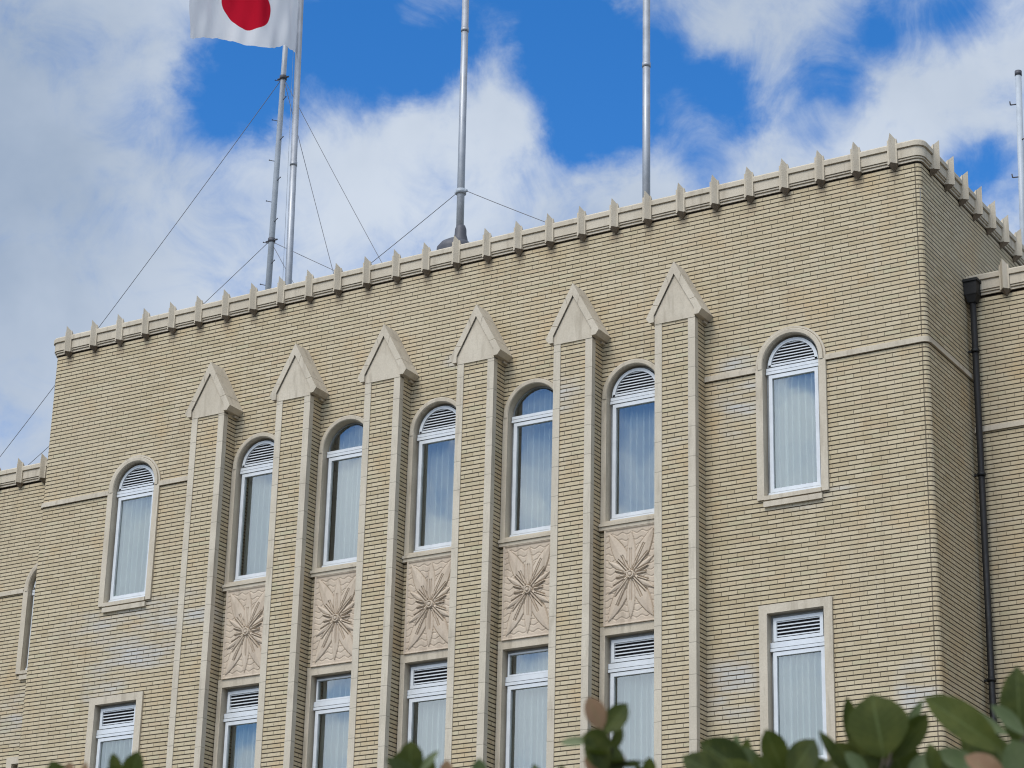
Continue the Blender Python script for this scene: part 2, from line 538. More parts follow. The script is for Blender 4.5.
def leaf_material(name, c0, c1, c2):
    m, nt, bs, out = mat(name)
    N = NT(nt)
    rnd = N.n('ShaderNodeNewGeometry').outputs['Random Per Island']
    tcn = N.n('ShaderNodeTexCoord').outputs['Object']
    uv = N.xyz(N.n('ShaderNodeUVMap', uv_map='UVMap').outputs[0])
    f = N.noise(tcn, 22, 5, .6)
    c = N.mix(rnd, c0, c1)
    c = N.mix(N.rng(f, .40, .72, 0, .7), c, c2)
    c = N.mix(N.rng(N.noise(tcn, 75, 4, .6), .55, .75, 0, .5), c, (c0[0] * .5, c0[1] * .5, c0[2] * .5))
    rib = N.rng(N.m('ABSOLUTE', N.m('SUBTRACT', uv[0], .5)), .0, .035, 1, 0)
    vein = N.m('FRACT', N.m('ADD', N.m('MULTIPLY', uv[1], 9), N.m('MULTIPLY', N.m('ABSOLUTE', N.m('SUBTRACT', uv[0], .5)), -5)))
    vn = N.rng(N.m('ABSOLUTE', N.m('SUBTRACT', vein, .5)), .0, .10, .35, 0)
    c = N.mix(N.m('MULTIPLY', N.m('MAXIMUM', rib, vn), .5), c, (.16, .20, .07))
    nt.links.new(c, bs.inputs['Base Color'])
    bs.inputs['Roughness'].default_value = .5
    bs.inputs['Specular IOR Level'].default_value = .28
    tl = N.n('ShaderNodeBsdfTranslucent'); nt.links.new(N.mix(.5, c, (.10, .16, .02)), tl.inputs[0])
    ms = N.n('ShaderNodeMixShader'); ms.inputs[0].default_value = .18
    nt.links.new(bs.outputs[0], ms.inputs[1]); nt.links.new(tl.outputs[0], ms.inputs[2])
    nt.links.new(ms.outputs[0], out.inputs[0])
    return m


def ground_material():
    m, nt, bs, out = mat('asphalt')
    N = NT(nt)
    pos = N.n('ShaderNodeNewGeometry').outputs['Position']
    a = N.noise(pos, .35, 6, .6); g = N.noise(pos, 55, 4, .7)
    c = N.mix(N.rng(a, .3, .7), (.045, .045, .046), (.07, .068, .066))
    c = N.mix(N.rng(g, .4, .7, 0, .5), c, (.11, .11, .105))
    nt.links.new(c, bs.inputs['Base Color']); bs.inputs['Roughness'].default_value = .9
    return m


BRICKM = brick_material()
STONE = stone_material('cast_stone', (.48, .415, .315), (.56, .49, .38))
STONEJ = stone_material('cast_stone_blocks', (.49, .428, .33), (.57, .502, .39), .46)
SHADE_STAIN = stone_material('shaded_stained_stone', (.15, .115, .08), (.24, .19, .14))  # fin undersides: their shade painted into the colour, along with brown dirt
TERRA = stone_material('relief_terracotta', (.50, .405, .305), (.57, .475, .365))
WHITE = plain('white_aluminium', (.60, .62, .63), .38, 0, .05)
WHITE_SHADE = plain('white_aluminium_shaded', (.30, .31, .31), .45, 0, .1)  # white outer frame, greyed: the shade of the reveal put into its colour
BLACK = plain('dark_void', (.008, .008, .01), .8)
IRON = plain('black_downpipe_iron', (.0045, .004, .004), .6, 0, .3, 14)
STEEL = plain('galvanised_steel', (.33, .34, .355), .45, .5, .12, 4)
DULL = plain('dull_grey_metal', (.085, .085, .095), .6, .3, .2, 7)
PAINT = plain('white_painted_steel', (.37, .40, .43), .45, 0, .08, 5)
WIRE = plain('wire_rope', (.17, .17, .18), .6, .5)
ROOF = plain('roof_membrane', (.22, .22, .21), .9)
GLASS = glass_material()
CURT = cloth_material('sheer_curtain', (.95, .96, .88), .15)
_n = NT(CURT.node_tree)
_out = [n for n in CURT.node_tree.nodes if n.type == 'OUTPUT_MATERIAL'][0]
_cl = _out.inputs[0].links[0].from_socket
_lw = _n.n('ShaderNodeLayerWeight'); _lw.inputs['Blend'].default_value = .5
_tr = _n.n('ShaderNodeBsdfTransparent')
_ms = _n.n('ShaderNodeMixShader')                  # sheer cloth: denser where a fold turns edge-on
CURT.node_tree.links.new(_n.rng(_lw.outputs['Facing'], .12, .72, .64, 1.0), _ms.inputs[0])
CURT.node_tree.links.new(_tr.outputs[0], _ms.inputs[1]); CURT.node_tree.links.new(_cl, _ms.inputs[2])
CURT.node_tree.links.new(_ms.outputs[0], _out.inputs[0])
LEAF = leaf_material('leaf_green', (.024, .034, .004), (.066, .080, .010), (.11, .118, .022))
LEAFP = leaf_material('leaf_pale', (.09, .12, .045), (.13, .16, .07), (.17, .19, .10))
LEAFR = leaf_material('leaf_russet', (.24, .135, .075), (.29, .165, .095), (.34, .22, .13))
BARK = plain('twig_bark', (.09, .07, .045), .85, 0, .3, 20)
INT = plain('interior_plaster', (.30, .29, .27), .9)

# ------------------------------------------------------------------ ground
g = MB()
g.quad([(-1500, -1500, 0), (1500, -1500, 0), (1500, 1500, 0), (-1500, 1500, 0)])
go = g.build('ground', ground_material())
go['kind'] = 'structure'

# ------------------------------------------------------------------ the building
ZB = 1.6                                   # heights below were taken from eye level
X0, X1, Y0, Y1 = -27.72, -11.548, 30.0, 44.0
WY = 31.75                                 # front of the wings
CX = [-25.672, -23.0875, -21.3645, -19.6415, -17.9185, -16.1955, -13.63]   # window axes
PX = [-23.949 + 1.723 * k for k in range(6)]                               # pier axes
ORG = Vector((-19.62, 30.0, 0))
bld = empty('civic_building', ORG, 'buff brick civic building with pointed pilasters and finned parapet', 'building')


def L(x, y, z): return (x - ORG.x, y - ORG.y, z)


UPZ, LOZ = 11.25 + ZB, 7.35 + ZB           # bottom of the surrounds
HALF = .46                                 # half width of wall openings
UP_SPR = UPZ + 2.03
LO_TOP = LOZ + 2.26
TOP = 16.0 + ZB


def wall_strip(mb, x0, x1, y, z0, z1):
    if z1 - z0 > 1e-4 and x1 - x0 > 1e-4:
        mb.quad([L(x0, y, z0), L(x1, y, z0), L(x1, y, z1), L(x0, y, z1)])


def wall_front(mb, xa, xb, y, ztop, openings):
    """openings: (axis, [(z0, z1, arched)]) ; z1 = springing when arched"""
    x = xa
    for c, ops in sorted(openings):
        wall_strip(mb, x, c - HALF, y, 0, ztop)
        z = 0
        for (a, b, arch) in ops:
            wall_strip(mb, c - HALF, c + HALF, y, z, a)
            z = b
            if arch:
                zt = b + HALF + .05
                n = 20
                for i in range(n):
                    t0 = math.pi * (1 - i / n); t1 = math.pi * (1 - (i + 1) / n)
                    xa_, za_ = c + HALF * math.cos(t0), b + HALF * math.sin(t0)
                    xb_, zb_ = c + HALF * math.cos(t1), b + HALF * math.sin(t1)
                    mb.quad([L(xa_, y, za_), L(xb_, y, zb_), L(xb_, y, zt), L(xa_, y, zt)])
                z = zt
        wall_strip(mb, c - HALF, c + HALF, y, z, ztop)
        x = c + HALF
    wall_strip(mb, x, xb, y, 0, ztop)


RW = .08
w = MB()
wall_front(w, X0 + RW, X1 - RW, Y0, TOP, [(c, [(LOZ, LO_TOP, False), (UPZ, UP_SPR, True)]) for c in CX])
for (cx, a0) in ((X1 - RW, -90), (X0 + RW, 180)):       # rounded corners
    for i in range(6):
        a, b = R(a0 + 15 * i), R(a0 + 15 * (i + 1))
        p, q = (cx + RW * math.cos(a), Y0 + RW + RW * math.sin(a)), (cx + RW * math.cos(b), Y0 + RW + RW * math.sin(b))
        w.quad([L(*p, 0), L(*q, 0), L(*q, TOP), L(*p, TOP)])
w.quad([L(X1, Y0 + RW, 0), L(X1, Y1, 0), L(X1, Y1, TOP), L(X1, Y0 + RW, TOP)])
w.quad([L(X0, Y1, 0), L(X0, Y0 + RW, 0), L(X0, Y0 + RW, TOP), L(X0, Y1, TOP)])
w.quad([L(X1, Y1, 0), L(X0, Y1, 0), L(X0, Y1, TOP), L(X1, Y1, TOP)])
w.build('wall', BRICKM, bld, uv=True)

# wings, set back and lower
WTOP = 14.50 + ZB
LWX = -28.98                               # axis of the window in the left wing
WUPZ, WLOZ = 10.90 + ZB, 7.05 + ZB
WSPR = 12.47 + ZB
LXE, RXE = -40.0, -2.0
w = MB()
wall_front(w, LXE, X0 - .002, WY, WTOP, [(LWX, [(WLOZ, WLOZ + 2.26, False), (WUPZ, WSPR, True)])])
w.quad([L(LXE, Y1, 0), L(LXE, WY, 0), L(LXE, WY, WTOP), L(LXE, Y1, WTOP)])
w.quad([L(X0, Y1 - .01, 0), L(LXE, Y1 - .01, 0), L(LXE, Y1 - .01, WTOP), L(X0, Y1 - .01, WTOP)])
w.build('wing_wall', BRICKM, bld, uv=True)
w = MB()
wall_front(w, X1 + .002, RXE, WY, WTOP, [])
w.quad([L(RXE, WY, 0), L(RXE, Y1, 0), L(RXE, Y1, WTOP), L(RXE, WY, WTOP)])
w.quad([L(RXE, Y1 - .01, 0), L(X1, Y1 - .01, 0), L(X1, Y1 - .01, WTOP), L(RXE, Y1 - .01, WTOP)])
w.build('wing_wall', BRICKM, bld, uv=True)

rf = MB()
rf.box(*[v - ORG.x for v in (X0 + .02, X1 - .02)], .02, Y1 - Y0 - .02, 15.4 + ZB, 15.6 + ZB)
rf.box(LXE - ORG.x + .02, X0 - ORG.x - .02, WY - Y0 + .02, Y1 - Y0 - .05, 14.2 + ZB, 14.4 + ZB)
rf.box(X1 - ORG.x + .02, RXE - ORG.x - .02, WY - Y0 + .02, Y1 - Y0 - .05, 14.2 + ZB, 14.4 + ZB)
rf.build('roof', ROOF, bld)
fl = MB()                                   # storey floors inside, so that rooms end behind the windows
for z in (6.3 + ZB, 10.35 + ZB):
    fl.box(X0 - ORG.x + .1, X1 - ORG.x - .1, .3, 6, z, z + .2)
fl.box(X0 - ORG.x + .1, X1 - ORG.x - .1, 5.6, 5.8, .1, 15.3 + ZB)
fl.build('interior', INT, bld)


def around(pts, prof, mb, smooth=False):
    """pts: functions o -> (x, y) for an outward offset o along a wall line; prof: [(o, z)]"""
    rows = [[L(*p(o), z) for o, z in prof] for p in pts]
    for a, b in zip(rows, rows[1:]):
        for j in range(len(prof) - 1):
            mb.quad([a[j], b[j], b[j + 1], a[j + 1]])


def main_path():
    P = [lambda o: (X0 - o, Y1)]
    for i in range(11):
        a = R(180 + 9 * i)
        P.append(lambda o, a=a: (X0 + RW + (RW + o) * math.cos(a), Y0 + RW + (RW + o) * math.sin(a)))
    for i in range(11):
        a = R(-90 + 9 * i)
        P.append(lambda o, a=a: (X1 - RW + (RW + o) * math.cos(a), Y0 + RW + (RW + o) * math.sin(a)))
    P.append(lambda o: (X1 + o, Y1))
    return P


CORN = [(-.005, -.315), (.026, -.315), (.026, -.288), (.018, -.286), (.018, -.278), (.046, -.274), (.046, -.255), (.036, -.253), (.036, -.246), (.062, -.243), (.062, -.104),
        (.052, -.102), (.052, -.092), (.088, -.088), (.090, -.02), (.078, .0), (-.06, .02), (-.30, .02), (-.30, -.9)]
CZ, WCZ = 16.333 + ZB, 14.845 + ZB
c = MB(); around(main_path(), [(o, CZ + z) for o, z in CORN], c); c.build('cornice', STONE, bld)
for (a, b) in ((LXE, X0 - .001), (X1 + .001, RXE)):
    c = MB(); around([lambda o, a=a: (a, WY - o), lambda o, b=b: (b, WY - o)], [(o, WCZ + z) for o, z in CORN], c)
    c.build('cornice', STONE, bld)

# string course, broken by the windows and piers
SPROF = [(-.005, 13.207 + ZB), (.034, 13.207 + ZB), (.034, 13.272 + ZB), (.022, 13.276 + ZB), (.022, 13.294 + ZB), (-.005, 13.297 + ZB)]


def line(xa, xb, y): return [lambda o: (xa, y - o), lambda o: (xb, y - o)]


mp = main_path()
def course(pts, prof):
    q = MB(); around(pts, prof, q); return q.build('string_course', STONE, bld)


course(mp[:12] + [lambda o: (CX[0] - .548, Y0 - o)], SPROF)
course(line(CX[0] + .548, PX[0] - .33, Y0), SPROF)
course(line(PX[5] + .33, CX[6] - .548, Y0), SPROF)
course([lambda o: (CX[6] + .548, Y0 - o)] + mp[12:], SPROF)
WSP = [(o, z - .80) for o, z in SPROF]
course(line(LXE, LWX - .55, WY), WSP); course(line(LWX + .55, X0 - .003, WY), WSP); course(line(X1 + .003, RXE, WY), WSP)

# parapet fins: a sharp blade on a slim back piece, tapering to a point below
f = MB()


def fin_mesh(mb):
    def sec(z0, z1b, z1f):                  # outline (x, o)
        return
    bw, bo = .074, .088
    vw, vo = .054, .155
    zt = lambda o: -.030 + o * 1.18    # sloping top
    lo = -.318
    # back piece
    O = [(-bw, .02), (-bw, bo), (-vw, bo), (0, vo), (vw, bo), (bw, bo), (bw, .02)]
    top = [(x, -o, zt(o)) for x, o in O]
    bot = [(x, -o, lo) for x, o in O]
    mb.quad(list(reversed(top)))
    n = len(O)
    for i in range(n):
        mb.quad([bot[i], top[i], top[(i + 1) % n], bot[(i + 1) % n]][::-1])
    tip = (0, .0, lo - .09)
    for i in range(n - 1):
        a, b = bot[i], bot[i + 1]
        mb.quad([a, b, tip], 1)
    return mb


fin_mesh(f)
FIN0 = f.build('parapet_fin', [STONE, SHADE_STAIN], bld, L(-27.392, Y0, CZ))
for k in range(1, 28):
    copy_tree(FIN0, bld, L(-27.392 + .5725 * k, Y0, CZ))
for k in range(0, 12):
    o = copy_tree(FIN0, bld, L(X1, 30.395 + .5704 * k, CZ)); o.rotation_euler.z = R(90)
for k in range(8):
    copy_tree(FIN0, bld, L(-28.0 - .29 - 1.02 - .565 * k + 0.0, WY, WCZ))
copy_tree(FIN0, bld, L(-28.74, WY, WCZ))
copy_tree(FIN0, bld, L(-28.18, WY, WCZ))
for k in range(6):
    copy_tree(FIN0, bld, L(-10.965 + .5725 * k, WY, WCZ))

# pilasters
CAPB = 14.15 + ZB
p = MB()
p.box(-.3325 + .006, .3325 - .006, -.236, 0.0, .3, CAPB)
p.box(-.222, .222, -.322, -.22, .3, CAPB + .02)
PIL = p.build('pilaster', BRICKM, bld, L(PX[0], Y0, 0), uv=True)
for sx in (-1, 1):
    e = MB()
    e.box(sx * .215, sx * .3325, -.336, -.232, .3, CAPB + .01)
    e.build('stone_edging', STONEJ, PIL, bevel=.006)
cp = MB()
zA, zE, sl_ = 15.085 + ZB, 14.24 + ZB, 1.829
pr = [(.462, zE), (.405, zE - .075), (.3335, zE - .075), (.3335, zA - .20 - .3335 * sl_), (0, zA - .20)]
poly = [(0, zA)] + [(-x, z) for x, z in pr[:-1]] + [(0, zA - .20)] + [(x, z) for x, z in reversed(pr[:-1])]
# rake in two halves so that every face stays convex enough
for sg in (-1, 1):
    half = [(0, zA), (0, zA - .20), (sg * .3335, zA - .20 - .3335 * sl_), (sg * .3335, zE - .075), (sg * .405, zE - .075), (sg * .462, zE)]
    if sg > 0: half = half[::-1] if False else half
    A_, B_, C_, D_ = half[0], half[1], half[2], half[5]
    lp = lambda p_, q_, t: (p_[0] + (q_[0] - p_[0]) * t, p_[1] + (q_[1] - p_[1]) * t)
    hs_ = [[half[2], half[3], half[4], half[5]]]
    for (ta, tb) in ((0, .26), (.268, .76), (.768, 1)):     # three blocks with open joints
        hs_.append([lp(A_, D_, ta), lp(B_, C_, ta), lp(B_, C_, tb), lp(A_, D_, tb)])
    for h in hs_:
        if sg < 0: h = h[::-1]
        cp.prism_y(h, -.372, .002)
    cp.prism_y([lp(B_, C_, 0), lp(B_, C_, 1), lp(lp(A_, D_, 1), C_, .1), lp(lp(A_, D_, 0), B_, .1)][::sg], -.362, .001)
    cp.box(sg * .335, sg * .372, -.10, .002, zE - .115, zE - .076)     # little corbel under the eave
cp.prism_y([(-.3325, CAPB - .012), (.3325, CAPB - .012), (.3325, zA - .215 - .3325 * sl_), (0, zA - .215), (-.3325, zA - .215 - .3325 * sl_)], -.342, -.05)
cp.build('cap', STONE, PIL)
for k in range(1, 6):
    copy_tree(PIL, bld, L(PX[k], Y0, 0))


# ------------------------------------------------------------------ windows
def arch_path(h, zs, n=28, z0=0.0):
    P = [lambda d: (-(h + d), z0)]
    for i in range(n + 1):
        a = math.pi * (1 - i / n)
        P.append(lambda d, a=a: ((h + d) * math.cos(a), zs + (h + d) * math.sin(a)))
    P.append(lambda d: (h + d, z0))
    return P


def rect_path(h, z0, z1):
    return [lambda d: (-(h + d), z0), lambda d: (-(h + d), z1 + d), lambda d: (h + d, z1 + d), lambda d: (h + d, z0)]


def rframe(mb, x0, x1, z0, z1, wd, ya, yb):
    mb.box(x0, x0 + wd, ya, yb, z0, z1); mb.box(x1 - wd, x1, ya, yb, z0, z1)
    mb.box(x0 + wd, x1 - wd, ya, yb, z0, z0 + wd); mb.box(x0 + wd, x1 - wd, ya, yb, z1 - wd, z1)


def make_window(arched, glazed, bay, curtain_y, spr=2.03, head=2.23):
    """local x across, y inward, z up from the bottom of the surround"""
    fb = MB()
    if arched:
        fb.sweep(arch_path(.43, spr), [(.012, .12), (-.012, .12), (-.012, .16)], mi=1)
        for sg in (-1, 1): fb.box(sg * .380, sg * .435, .112, .155, .1, spr - .02, 1)
        tr0, tr1 = spr - .105, spr - .005
    else:
        fb.sweep(rect_path(.43, .08, head), [(.012, .115), (-.06, .115), (-.06, .16)], mi=1)
        tr0, tr1 = head - .53, head - .40
    fb.box(-.42, .42, .07, .16, .085, .125)
    fb.box(-.425, .425, .055, .15, tr0, tr0 + .044); fb.box(-.425, .425, .062, .15, tr0 + .054, tr1)
    rframe(fb, -.388, .388, 0.125, tr0 - .010, .055, .066, .13)          # sash
    if arched:
        if not glazed:
            fb.sweep(arch_path(.395, tr1 + .012, z0=tr1 + .012), [(0, .15), (0, .055), (-.048, .055), (-.048, .15)])
            fb.box(-.385, .385, .055, .15, tr1 + .012, tr1 + .042)
    else:
        rframe(fb, -.375, .375, tr1 + .012, head - .055, .048, .06, .14) if not glazed else rframe(fb, -.395, .395, tr1 + .006, head - .045, .026, .072, .13)
    fr = fb.build('window', [WHITE, WHITE_SHADE], bld, bevel=.004)
    # stone surround with its reveal
    sb = MB()
    ow = .085 if bay else .11
    prof = [(0, .17), (0, -.030), (.012, -.044), (.060, -.048), (.070, -.044), (.072, -.014), (.080, -.014), (.082, -.026), (ow, -.026), (ow, .004)]
    flat = [(0, .17), (0, -.036), (ow, -.036), (ow, .004)]
    if arched:
        ap = arch_path(.44, spr)
        sb.sweep(ap[1:-1], prof)
        zj = spr - .045
        sb.sweep([lambda d: (-(.44 + d), 0), lambda d: (-(.44 + d), zj)], flat)
        sb.sweep([lambda d: ((.44 + d), zj), lambda d: ((.44 + d), 0)], flat)
        sb.sweep([lambda d: (-(.44 + d), zj), lambda d: (-(.44 + d), spr)], prof)
        sb.sweep([lambda d: ((.44 + d), spr), lambda d: ((.44 + d), zj)], prof)
        for sg in (-1, 1):
            sb.quad([(sg * .44, -.036, zj), (sg * (.44 + ow), -.036, zj), (sg * (.44 + ow), .004, zj), (sg * .44, .004, zj)])
            sb.quad([(sg * .44, -.036, 0), (sg * (.44 + ow), -.036, 0), (sg * (.44 + ow), .004, 0), (sg * .44, .004, 0)])
    else:
        fl2 = [(0, .17), (0, -.034), (.02, -.036), (.022, -.03), (.134 if not bay else .135, -.03), (.134, .004)]
        if bay:
            wj = [(0, .17), (0, -.034), (.02, -.036), (.022, -.03), (.085, -.03), (.085, .004)]
            sb.sweep([lambda d: (-(.43 + d), 0), lambda d: (-(.43 + d), head)], wj)
            sb.sweep([lambda d: (.43 + d, head), lambda d: (.43 + d, 0)], wj)
            sb.box(-.515, .515, -.033, .17, head, head + .13)
        else:
            sb.sweep(rect_path(.43, 0, head), [(0, .17), (0, -.034), (.125, -.034), (.125, .004)])
    sb.build('surround', STONE, fr)
    sl2 = MB()
    if bay and arched:
        sl2.quad([(-.44, -.036, .06), (.44, -.036, .06), (.44, .09, .095), (-.44, .09, .095)])
        sl2.quad([(-.44, -.036, 0), (.44, -.036, 0), (.44, -.036, .06), (-.44, -.036, .06)])
        sl2.box(-.526, .526, -.085, .0, -.03, .018); sl2.box(-.526, .526, -.065, .0, -.085, -.03)
    else:
        sl2.quad([(-.44, -.052, .05), (.44, -.052, .05), (.44, .09, .095), (-.44, .09, .095)])
        sl2.box(-.44, .44, -.052, .0, -.012, .05)
        sl2.box(-.425, .425, -.012, .0, -.032, -.012)
        sl2.box(-.45, .45, -.046, .002, -.112, -.032)
    sl2.build('sill', STONE, fr)
    # louvre
    if not glazed:
        lv = MB()
        if arched:
            zb, r_ = tr1 + .042, .352
            z = zb + .033
            while z < tr1 + .02 + r_ - .02:
                hx = math.sqrt(max(0, r_ ** 2 - (z - tr1 - .02) ** 2))
                lv.box(-hx, hx, .072, .086, z - .0075, z + .0075)
                z += .0455
            n = 24
            lv.quad([(r_ * 1.05 * math.cos(math.pi * i / n), .096, tr1 + .02 + r_ * 1.05 * math.sin(math.pi * i / n)) for i in range(n + 1)], 1)
        else:
            z = tr1 + .085
            while z < head - .11:
                lv.box(-.332, .332, .074, .088, z - .0085, z + .0085)
                z += .051
            lv.quad([(-.345, .098, tr1 + .02), (.345, .098, tr1 + .02), (.345, .098, head - .07), (-.345, .098, head - .07)], 1)
        lv.build('louvre', [WHITE, BLACK], fr)
    # glass
    gb = MB()
    gb.quad([(-.345, .098, .17), (.345, .098, .17), (.345, .098, tr0 - .05), (-.345, .098, tr0 - .05)])
    if glazed:
        if arched:
            n = 24
            gb.quad([(.395 * math.cos(math.pi * i / n), .10, tr1 - .002 + .40 * math.sin(math.pi * i / n)) for i in range(n + 1)])
        else:
            gb.quad([(-.38, .10, tr1), (.38, .10, tr1), (.38, .10, head - .06), (-.38, .10, head - .06)])
    gb.build('glass_pane', GLASS, fr)
    # curtain in folds
    cb = MB()
    rnd = random.Random(int(curtain_y * 1000) + int(glazed) * 7 + int(arched) * 3)
    n = 170
    xa, xb = (-.43, .62) if curtain_y > .25 else (-.56, .62)
    ph = [rnd.uniform(0, 6.28) for _ in range(4)]
    fq = rnd.uniform(58, 68)
    pts = []
    for i in range(n + 1):
        x = xa + (xb - xa) * i / n
        y = curtain_y + .034 * math.sin(fq * x + ph[0] + 1.2 * math.sin(5 * x + ph[1])) + .012 * math.sin(17 * x + ph[2]) + .006 * math.sin(95 * x + ph[3])
        pts.append((x, y))
    zt = (spr + .46) if arched else head + .12
    for (a, b) in zip(pts, pts[1:]):
        cb.quad([(a[0], a[1] + .01, -.1), (b[0], b[1] + .01, -.1), (b[0], b[1], zt), (a[0], a[1], zt)], 0, True)
    cb.build('curtain', CURT, fr)
    return fr


def at(o, x, y, z):
    o.location = L(x, y, z)
    return o


ws = at(make_window(True, False, False, .17), CX[0], Y0, UPZ)
copy_tree(ws, bld, L(CX[6], Y0, UPZ))
wbl = at(make_window(True, False, True, .32), CX[1], Y0, UPZ)
copy_tree(wbl, bld, L(CX[3], Y0, UPZ)); copy_tree(wbl, bld, L(CX[5], Y0, UPZ))
wbg = at(make_window(True, True, True, .33), CX[2], Y0, UPZ)
wbg['label'] = 'arched window with a glazed head'
copy_tree(wbg, bld, L(CX[4], Y0, UPZ))
wl = at(make_window(False, False, False, .175), CX[0], Y0, LOZ)
copy_tree(wl, bld, L(CX[6], Y0, LOZ))
wll = at(make_window(False, False, True, .31), CX[1], Y0, LOZ)
copy_tree(wll, bld, L(CX[3], Y0, LOZ)); copy_tree(wll, bld, L(CX[5], Y0, LOZ))
wlg = at(make_window(False, True, True, .315), CX[2], Y0, LOZ)
wlg['label'] = 'square-headed window with a glazed top light'
copy_tree(wlg, bld, L(CX[4], Y0, LOZ))
at(make_window(True, False, False, .172, spr=WSPR - WUPZ), LWX, WY, WUPZ)
copy_tree(wl, bld, L(LWX, WY, WLOZ))


# ------------------------------------------------------------------ relief panels
def relief(x, z, hw, hh):
    """height of the carving at (x, z) from the centre"""
    edge = min(hw - abs(x), hh - abs(z))
    if edge < .022: return .030
    ang = math.atan2(z, x); r = math.hypot(x, z)
    # flat ground cut by wavy lines
    wv = z / .098 + .17 * math.sin(x / .165 * 2 * math.pi + 2.2 * math.sin(z * 5 + 1))
    ph = abs(wv - math.floor(wv) - .5)
    h = .013 - .012 * max(0, 1 - ph / .13)
    # broad leaves towards the corners and along the axes
    for (adeg, ln, wd) in BLADES:
        a = R(adeg)
        s_ = x * math.cos(a) + z * math.sin(a); t_ = -x * math.sin(a) + z * math.cos(a)
        if 0 < s_ < ln:
            q = s_ / ln
            half = wd * (math.sin(math.pi * min(1, q * .92 + .08)) ** .8)
            if abs(t_) < half:
                k = abs(t_) / half
                hb = (.020 + .020 * (1 - k) * (1 - .35 * q)) if k < .88 else -.004
                h = hb if k < .88 else min(h, hb)
    # thin rods with grooves beside them
    for (adeg, r0, r1) in RODS:
        a = R(adeg)
        s_ = x * math.cos(a) + z * math.sin(a); t_ = -x * math.sin(a) + z * math.cos(a)
        if r0 < s_ < r1:
            if abs(t_) < .009: h = max(h, .050 - .016 * (s_ / r1))
            elif -.010 < t_ < .025 or abs(t_) < .018: h = min(h, -.022)
    if r < .062: h = .062 if r > .040 else (.030 if r > .028 else .07)
    elif r < .075: h = .004
    return h


BLADES = [(61, .76, .115), (119, .76, .115), (241, .76, .115), (299, .76, .115), (90, .66, .075), (270, .66, .075),
          (33, .45, .05), (147, .45, .05), (213, .45, .05), (327, .45, .05)]
RODS = [(90, .07, .40), (270, .07, .40), (3, .09, .25), (183, .09, .25), (64, .07, .50), (243, .07, .50), (116, .10, .34), (296, .10, .40),
        (48, .07, .42), (132, .09, .33), (228, .07, .40), (312, .07, .38), (22, .12, .30), (160, .13, .28), (203, .12, .32), (337, .12, .30)]
HW, HH = .445, .728
nx, nz = 130, 196
me = bpy.data.meshes.new('relief_panel')
vs = []; fs = []
for j in range(nz + 1):
    for i in range(nx + 1):
        x = -HW + 2 * HW * i / nx; z = -HH + 2 * HH * j / nz
        vs.append((x, -.030 - relief(x, z, HW, HH), z))
for j in range(nz):
    for i in range(nx):
        a = j * (nx + 1) + i
        fs.append((a, a + 1, a + nx + 2, a + nx + 1))
b0 = len(vs)                                # sides back to the wall
ring = [(-HW, -HH), (HW, -HH), (HW, HH), (-HW, HH)]
for (x, z) in ring: vs += [(x, -.060, z), (x, .002, z)]
for k in range(4):
    a, b = b0 + 2 * k, b0 + 2 * ((k + 1) % 4)
    fs.append((a, a + 1, b + 1, b))
me.from_pydata(vs, [], fs)
me.materials.append(TERRA)
me.polygons.foreach_set('use_smooth', [True] * (nx * nz) + [False] * 4)
PZ = 10.437 + ZB
for k in range(1, 6):
    o = bpy.data.objects.new('relief_panel', me)
    COL.objects.link(o); o.parent = bld; o.location = L(CX[k], Y0, PZ)

# ------------------------------------------------------------------ downpipe in the right corner
d = MB()
DX, DY = X1 + .105, 31.62
d.tube(L(DX, DY, .2), L(DX, DY, 14.42 + ZB), .047, n=14)
dp = d.build('downpipe', IRON, bld)
h = MB()
hz = 14.40 + ZB
rows = []
for (hx, z) in ((.055, hz - .02), (.085, hz + .08), (.095, hz + .10), (.10, hz + .29), (.12, hz + .295), (.12, hz + .335)):
    rows.append([L(DX + sx * hx, DY + sy * hx, z) for sx, sy in ((-1, -1), (1, -1), (1, 1), (-1, 1))])
for a, b in zip(rows, rows[1:]):
    for k in range(4): h.quad([a[k], a[(k + 1) % 4], b[(k + 1) % 4], b[k]])
h.quad(rows[-1]); h.quad(rows[0][::-1])
h.build('hopper_head', IRON, dp)
for z in (2.5, 5.0, 7.5, 10.3, 13.3, 15.2):
    b_ = MB(); b_.tube(L(DX, DY, z), L(DX, DY, z + .05), .06, n=14)
    b_.box(X1 - ORG.x, DX - ORG.x, DY - ORG.y - .012, DY - ORG.y + .012, z + .01, z + .04)
    b_.build('pipe_clip', IRON, dp)


# ------------------------------------------------------------------ poles on the roof
def part(mb, name, m, root):
    o = mb.build(name, m, root)
    return o


def wire(root, a, b, sag=.10):
    a, b = Vector(a), Vector(b)
    mb = MB(); n = 14
    P = [a.lerp(b, i / n) - Vector((0, 0, sag * 4 * (i / n) * (1 - i / n))) for i in range(n + 1)]
    for p_, q_ in zip(P, P[1:]): mb.tube(p_, q_, .0062, n=6, cap=False)
    mb.build('guy_wire', WIRE, root)


RZ = 15.6 + ZB
